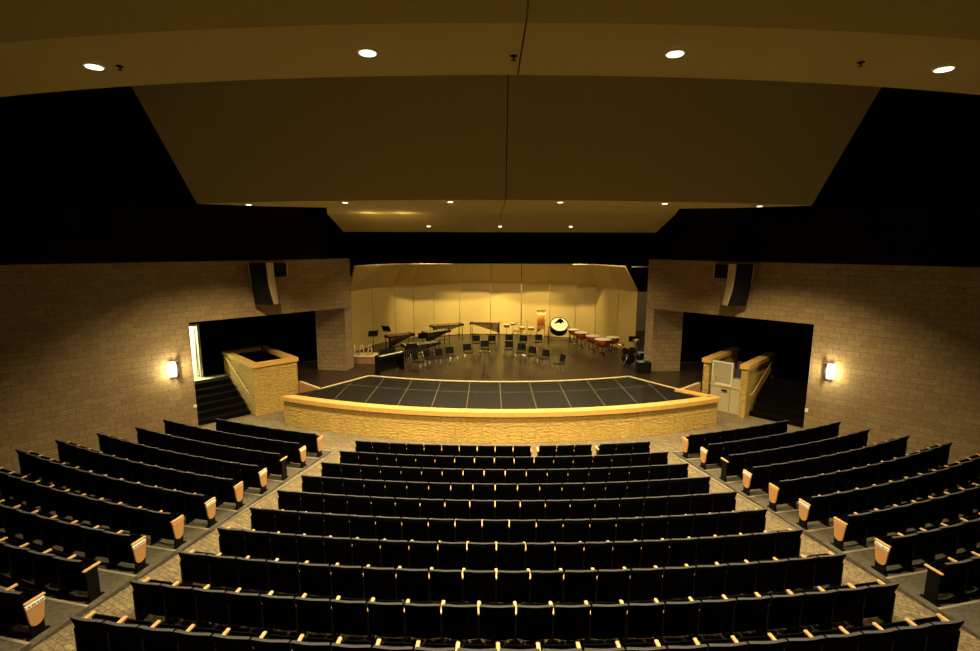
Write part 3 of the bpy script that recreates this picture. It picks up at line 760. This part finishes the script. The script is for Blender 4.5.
# rz: facing; chairs face the conductor at (-.67, 21.3): their backs are towards the shell for the far ones
chairs = [(-3.66, 22.2), (-3.24, 22.85), (-2.72, 23.07), (-2.26, 23.53), (-1.5, 24.25), (-1.15, 26.67), (-.67, 25.15), (-.31, 26.68), (.62, 26.99), (.53, 25.04), (1.36, 26.71), (1.1, 24.29), (1.55, 23.65), (2.22, 27.02), (2.1, 22.99), (2.69, 21.94)]
cl = ['black stage chair at the front left end of the left curved row', 'black stage chair second from the left in the left curved row', 'black stage chair third from the left in the left curved row',
      'black stage chair fourth from the left in the left curved row', 'black stage chair standing alone right of the left curved row', 'black stage chair in the back row left of the conductor stand',
      'black stage chair directly behind the tall conductor stand', 'black stage chair in the back row just right of the conductor stand', 'black stage chair in the back row, directly right of centre', 
      'black stage chair in the middle row right of centre', 'black stage chair in the back row below the small drums', 'black stage chair, left one of the right curved row',
      'black stage chair, middle one of the right curved row', 'black stage chair in the back row below the chimes', 'black stage chair, right one of the right curved row', 'black stage chair farthest right, alone at the stage front']
ch0 = None
for (x, y), l in zip(chairs, cl):
    rz = math.atan2(-( -.3-x), (20.6-y)) if True else 0
    # seen from the hall the backs face us on the wings; far chairs show their back pads over the seats
    if ch0 is None: ch0 = chair_proto(l, (x, y, Z), rz)
    else: dup(ch0, (x, y, Z), rz, l, 'chairs on the stage')

def music_stand(label, loc, rz, h=1.15, tilt=.5):
    t = thing('music_stand', label, 'music stand', loc, rz, 'music stands')
    mb = MB(); mb.tube([(0,0,.12), (0,0,h)], .012); mb.build('pole', M['seat_metal'], t)
    mb = MB(); 
    for k in range(3):
        a = 2*PI*k/3; mb.tube([(0,0,.16), (.22*math.cos(a), .22*math.sin(a), .01)], .009)
    mb.build('tripod_base', M['seat_metal'], t)
    mb = MB(); mb.bbox((0, 0, h+.12), (.5, .02, .34), Matrix.Rotation(tilt, 4, 'X'), .004); mb.bbox((0, -.06, h-.03), (.5, .06, .015), None, .003); mb.build('desk', M['black_plastic'], t)
    return t
music_stand('tall slim conductor music stand alone at centre front of the stage', (-.67, 21.28, Z), 0, 1.15, 1.35)
music_stand('black music stand farthest left, behind the keyboard', (-6.35, 25.0, Z), .5, 1.15)
music_stand('black music stand with tilted desk between keyboard and left marimba', (-5.75, 25.3, Z), -.4, 1.35)
music_stand('black music stand beside the right end of the keyboard', (-4.1, 23.0, Z), .3, .9)
music_stand('black music stand between the left vibraphone and the chairs', (-3.9, 25.5, Z), .2, .95)
music_stand('black music stand left of the dark case at far right', (6.9, 25.0, Z), -.3, .9)

def mallet(name, label, p0, p1, barm, hh=.9, w0=.55, w1=.3, nb=20, reson='resonator', low=True):
    p0 = Vector(p0); p1 = Vector(p1); d = p1-p0; L = d.length; rz = math.atan2(d.y, d.x)
    t = thing(name, label, 'percussion', ((p0.x+p1.x)/2, (p0.y+p1.y)/2, Z), rz, 'mallet percussion instruments')
    mb = MB()
    for k in range(nb):
        f = (k+.5)/nb; x = -L/2+L*f; w = w0+(w1-w0)*f
        mb.box(x-L/nb*.42, x+L/nb*.42, -w*.55, -.01, hh, hh+.02)
        if k % 7 not in (2, 6): mb.box(x+L/nb*.1, x+L/nb*.8, .02, w*.5, hh+.02, hh+.04)
    mb.build('tone_bars', M[barm], t)
    mb = MB()
    mb.box(-L/2, L/2, -w0*.5, -w0*.5+.03, hh-.05, hh-.01); mb.box(-L/2, L/2, w1*.4, w1*.4+.03, hh-.05, hh-.01)
    for sx in (-1, 1): mb.box(sx*L/2-.02, sx*L/2+.02, -w0*.62, w0*.55, hh-.10, hh+.03)
    mb.build('frame', M['black_plastic'], t)
    mb = MB()
    for k in range(nb):
        f = (k+.5)/nb; x = -L/2+L*f; l = .10+.52*(1-f)**1.2
        mb.tube([(x, -.15, hh-.03), (x, -.15, hh-.03-l)], L/nb*.42, 8)
    mb.build('resonator_tubes', M[reson], t)
    for sx in (-1, 1):
        for sy in (-1, 1):
            mb = MB(); mb.tube([(sx*(L/2-.03), sy*.22, hh-.08), (sx*(L/2-.03), sy*.25, .05)], .018); mb.tube([(sx*(L/2-.03)-.02, sy*.25, .04), (sx*(L/2-.03)+.02, sy*.25, .04)], .04); mb.build('leg', M['seat_metal'], t)
    mb = MB(); mb.box(-L/2, L/2, -.015, .015, .25, .29); mb.build('stretcher', M['seat_metal'], t)
    return t
mallet('marimba', 'long dark marimba on the left behind the music stands', (-5.9, 26.2, 0), (-4.75, 27.2, 0), 'rosewood')
mallet('vibraphone', 'silver vibraphone in the left group, in front of the marimba', (-4.7, 24.2, 0), (-3.1, 25.2, 0), 'silver_bars', nb=18, hh=.82)
mallet('vibraphone', 'thin silver vibraphone behind the left group of chairs', (-4.1, 27.7, 0), (-2.9, 28.7, 0), 'silver_bars', hh=.85, nb=18)
mallet('xylophone', 'reddish xylophone by the shell, left of centre', (-3.9, 29.4, 0), (-2.2, 30.4, 0), 'rosewood', nb=20, hh=.95)
mallet('marimba', 'large marimba with dark sloping resonators by the shell at centre', (.15, 30.3, 0), (-1.6, 30.6, 0), 'rosewood', nb=22, hh=.98, w0=.65)

# digital piano
t = thing('digital_piano', 'black digital piano with ivory keys at the left of the stage', 'piano', (-4.95, 22.1, Z), math.atan2(1.15, .72)-.12)
mb = MB(); mb.bbox((0, 0, .78), (1.45, .36, .14), None, .02); mb.build('case', M['black_plastic'], t)
mb = MB(); mb.box(-.64, .64, -.17, -.02, .85, .868); mb.build('white_keys', M['keys'], t)
mb = MB()
for k in range(36):
    if k % 7 in (0, 1, 3, 4, 5): mb.box(-.64+1.28*(k+.8)/36, -.64+1.28*(k+1.15)/36, -.11, -.02, .868, .878)
mb.build('black_keys', M['black_plastic'], t)
mb = MB(); mb.bbox((0, .12, .95), (.9, .02, .25), Matrix.Rotation(-.2, 4, 'X'), .005); mb.build('music_rest', M['black_plastic'], t)
mb = MB(); mb.bbox((0, .12, .4), (1.36, .04, .62), None, .01); mb.build('back_board', M['black_plastic'], t)
for sx in (-1, 1):
    mb = MB(); mb.bbox((sx*.69, .0, .36), (.05, .34, .72), None, .01); mb.build('side_panel', M['black_plastic'], t)

# timpani
def timpani(label, x, y, r):
    t = thing('timpani', label, 'drum', (x, y, Z), 0, 'timpani')
    h = .86; n = 9
    prof = [(.04, h-.02-r*.95)]+[(r*math.sin(PI/2*(k+1)/n), h-.02-r*.95*math.cos(PI/2*(k+1)/n)) for k in range(n)]
    mb = MB(); mb.lathe(prof, 28); mb.build('bowl', M['copper'], t)
    mb = MB(); mb.lathe([(r*.98, h-.01), (r*.98, h+.012)], 28); mb.build('head', M['drumhead'], t)
    mb = MB(); mb.ring([(r*1.0, h-.03), (r*1.04, h-.03), (r*1.04, h+.008), (r*1.0, h+.008)], 28); mb.build('rim', M['chrome'], t)
    for k in range(4):
        a = PI/4+k*PI/2; c, s_ = math.cos(a), math.sin(a)
        mb = MB(); mb.tube([(r*1.02*c, r*1.02*s_, h-.02), (r*.95*c, r*.95*s_, .5), (r*.65*c, r*.65*s_, .12), (r*.8*c, r*.8*s_, .045)], .014); mb.build('leg', M['seat_metal'], t)
    mb = MB(); mb.lathe([(r*.3, .10), (r*.3, .14)], 16); mb.tube([(0,0,.14), (0,0,h-.02-r*.95)], .02); mb.build('base', M['seat_metal'], t)
    mb = MB(); mb.bbox((0, -r*.75, .09), (.12, .3, .03), Matrix.Rotation(.3, 4, 'X'), .006); mb.build('pedal', M['chrome'], t)
timpani('small timpani farthest back beside the bass drum', 4.47, 28.75, .32)
timpani('red copper timpani, second from the bass drum', 4.75, 27.75, .40)
timpani('red copper timpani, third from the bass drum', 5.20, 26.75, .41)
timpani('large red copper timpani nearest the audience', 5.5, 25.75, .44)
timpani('red copper timpani at the far right of the drums', 6.15, 26.35, .37)

# concert bass drum, tilted
t = thing('bass_drum', 'big concert bass drum tilted back on its stand with pale head', 'drum', (3.68, 29.3, Z))
tm = Matrix.Translation((0, 0, .95)) @ Matrix.Rotation(math.radians(42), 4, 'X') @ Matrix.Rotation(0, 4, 'Z')
mb = MB(); mb.lathe([(.50, -.27), (.52, -.25), (.52, .19), (.50, .20)], 32, tm); mb.build('shell', M['black_plastic'], t)
mb = MB(); mb.lathe([(.495, .195), (.495, .215)], 32, tm); mb.build('head', M['drumhead'], t)
mb = MB(); mb.ring([(.49, .16), (.545, .16), (.545, .225), (.49, .225)], 32, tm); mb.build('hoop', M['black_plastic'], t)
mb = MB()
for sx in (-1, 1):
    mb.tube([(sx*.62, 0, .95), (sx*.62, -.05, .08)], .022); mb.tube([(sx*.62, -.4, .06), (sx*.62, .4, .06)], .022); mb.tube([(sx*.54, 0, .95), (sx*.62, 0, .95)], .02)
mb.tube([(-.62, .3, .08), (.62, .3, .08)], .02); mb.build('cradle', M['seat_metal'], t)
mb = MB(); 
bm_ = Matrix.Translation((3.68, 29.3, Z)) @ tm
def on_head(x, y, z=.225): return bm_ @ Vector((x, y, z))
pts = [(1.35*a_, 1.25*b_) for a_, b_ in [(-.16, .14), (-.05, .28), (.06, .36), (.17, .26), (.22, .10), (.12, .12), (.08, .0), (-.0, .10), (-.08, .08), (-.24, .04)]]
n = len(pts); v0 = [on_head(*p, .226) for p in pts]; v1 = [on_head(p[0]*.9, p[1]*.9+.015, .27) for p in pts]
mb.add(v0+v1, [list(range(n))[::-1], list(range(n, 2*n))]+[(i, (i+1) % n, n+(i+1) % n, n+i) for i in range(n)])
o = mb.build('cloth', M['curtain'], origin=tuple(on_head(0, .15))); tag(o, 'crumpled black cloth lying on the bass drum head', 'cloth')

# chimes
t = thing('tubular_chimes', 'tall rack of golden tubular chimes left of the bass drum', 'chimes', (2.72, 30.4, Z), .1)
mb = MB()
for k in range(14):
    x = -.19+.38*k/13; mb.tube([(x, 0, 1.70), (x, 0, .42+.022*k)], .017)
mb.build('tubes', M['gold_tube'], t)
mb = MB(); mb.bbox((0, 0, 1.76), (.54, .09, .06), None, .01); mb.bbox((0, 0, 1.62), (.46, .03, .03), None, .005)
for sx in (-1, 1): mb.tube([(sx*.24, 0, 1.74), (sx*.24, 0, .05)], .018); mb.tube([(sx*.24, -.28, .05), (sx*.24, .28, .05)], .02)
mb.build('frame', M['brass'], t)
mb = MB(); mb.box(-.22, .22, -.07, -.05, .62, .86); mb.build('damper_box', M['gold_tube'], t)

# small drums and cymbals on stands
def stand_legs(mb, h):
    mb.tube([(0,0,.25), (0,0,h)], .01)
    for k in range(3):
        a = 2*PI*k/3+.4; mb.tube([(0,0,.3), (.24*math.cos(a), .24*math.sin(a), .01)], .008)
def snare(label, x, y, r, hh, dp, shell='brass'):
    t = thing('snare_drum', label, 'drum', (x, y, Z), 0, 'small drums on stands')
    mb = MB(); mb.lathe([(r, hh-dp), (r, hh)], 20); mb.build('shell', M[shell], t)
    mb = MB(); mb.lathe([(r*.97, hh), (r*.97, hh+.006)], 20); mb.build('head', M['drumhead'], t)
    mb = MB(); mb.ring([(r*.98, hh-.015), (r*1.05, hh-.015), (r*1.05, hh+.012), (r*.98, hh+.012)], 20); mb.build('hoop', M['chrome'], t)
    mb = MB(); stand_legs(mb, hh-dp); mb.build('stand', M['seat_metal'], t)
def cymbal(label, x, y, r, hh, tilt=.2):
    t = thing('cymbal', label, 'cymbal', (x, y, Z), 0, 'cymbals on stands')
    m_ = Matrix.Translation((0,0,hh)) @ Matrix.Rotation(tilt, 4, 'X')
    mb = MB(); mb.lathe([(r, 0), (r*.3, .02), (r*.12, .045), (.01, .05), (.01, .046), (r*.12, .041), (r*.3, .016), (r, -.003)][::-1], 24, m_); mb.build('plate', M['brass'], t)
    mb = MB(); stand_legs(mb, hh+.06); mb.build('stand', M['seat_metal'], t)
snare('small dark drum on a stand just right of the centre marimba', .62, 30.6, .17, .85, .16, 'rosewood')
snare('small brown drum, next right from the dark one', 1.02, 30.9, .16, .90, .12, 'rosewood')
snare('low brass snare drum in the middle of the small drums', 1.55, 30.1, .18, .78, .14)
snare('shallow drum nearest the chimes', 2.1, 30.3, .2, .72, .14)
cymbal('suspended brass cymbal left of the white joint in the shell', 1.35, 30.75, .22, .92, .1)
cymbal('suspended brass cymbal right of the white joint in the shell', 1.9, 30.8, .24, 1.02, -.15)
# trap table
t = thing('trap_table', 'low tray table behind the small drums', 'table', (1.25, 29.6, Z))
mb = MB(); mb.bbox((0, 0, .62), (.6, .4, .03), None, .005); mb.build('tray', M['rosewood'], t)
mb = MB(); stand_legs(mb, .61); mb.build('stand', M['seat_metal'], t)

# drum kit at the far right
t = thing('drum_kit', 'dark drum kit with pale heads at the far right behind the case', 'drum kit', (6.35, 23.9, Z), .2)
mb = MB(); mb.lathe([(.27, -.2), (.27, .2)], 24, Matrix.Translation((0, 0, .28)) @ Matrix.Rotation(PI/2, 4, 'X')); mb.build('bass_drum_shell', M['black_plastic'], t)
for x, y, z, r in ((-.18, -.05, .72, .15), (.18, -.05, .74, .16)):
    m_ = Matrix.Translation((x, y, z)) @ Matrix.Rotation(.35, 4, 'X')
    mb = MB(); mb.lathe([(r, -.16), (r, 0)], 20, m_); mb.tube([(x, y, z-.12), (x*.4, 0, .5)], .014); mb.build('tom_drum', M['black_plastic'], t)
mb = MB(); mb.lathe([(.19, .25), (.19, .6)], 20, Matrix.Translation((.5, -.25, 0))); mb.tube([(.5, -.25, .25), (.5, -.25, 0)], .02); mb.build('floor_tom', M['black_plastic'], t)
for x, y, z in ((-.5, -.1, 1.0), (.45, .1, 1.12)):
    m_ = Matrix.Translation((x, y, z)) @ Matrix.Rotation(.25, 4, 'X')
    mb = MB(); mb.lathe([(.2, 0), (.06, .015), (.02, .04)], 20, m_); mb.tube([(x, y, 0), (x, y, z+.05)], .01); mb.build('cymbal_plate', M['brass'], t)
mb = MB(); mb.tube([(-.5, -.45, .0), (-.25, -.5, .55)], .02); mb.build('hardware_stand', M['chrome'], t)

t = thing('equipment_case', 'low black equipment case against the right pier', 'case', (6.55, 22.15, Z))
mb = MB(); mb.bbox((0, 0, .24), (.62, .4, .46), None, .015); mb.build('case_body', M['black_plastic'], t)
mb = MB(); mb.bbox((0, 0, .49), (.64, .42, .035), None, .01); mb.build('lid', M['black_plastic'], t)
# low riser at the left with stacked pale desks
t = thing('wood_riser', 'low wooden riser box beside the left pier', 'riser', (-6.75, 24.1, Z))
mb = MB(); mb.bbox((0, 0, .17), (1.5, .9, .34), None, .01); mb.build('box', M['riser'], t)
mb = MB(); mb.bbox((0, 0, .35), (1.54, .94, .03), None, .005); mb.build('top_board', M['nosing'], t)
for k in range(3):
    t = thing('folding_rack', 'pale wooden folding rack standing on the left riser, %s' % ('leftmost', 'middle', 'rightmost')[k], 'rack', (-7.1+.4*k, 24.0, Z+.365), .3*k-.2, 'pale racks on the left riser')
    for s in (-1, 1):
        mb = MB(); mb.tube([(s*.12, -.1, .0), (s*.05, 0, .5)], .016); mb.tube([(s*.12, .1, .0), (s*.05, 0, .5)], .016); mb.build('side_frame', M['nosing'], t)
    mb = MB(); mb.bbox((0, 0, .3), (.22, .03, .03), None, .004); mb.bbox((0, 0, .5), (.16, .03, .03), None, .004); mb.build('crossbar', M['nosing'], t)
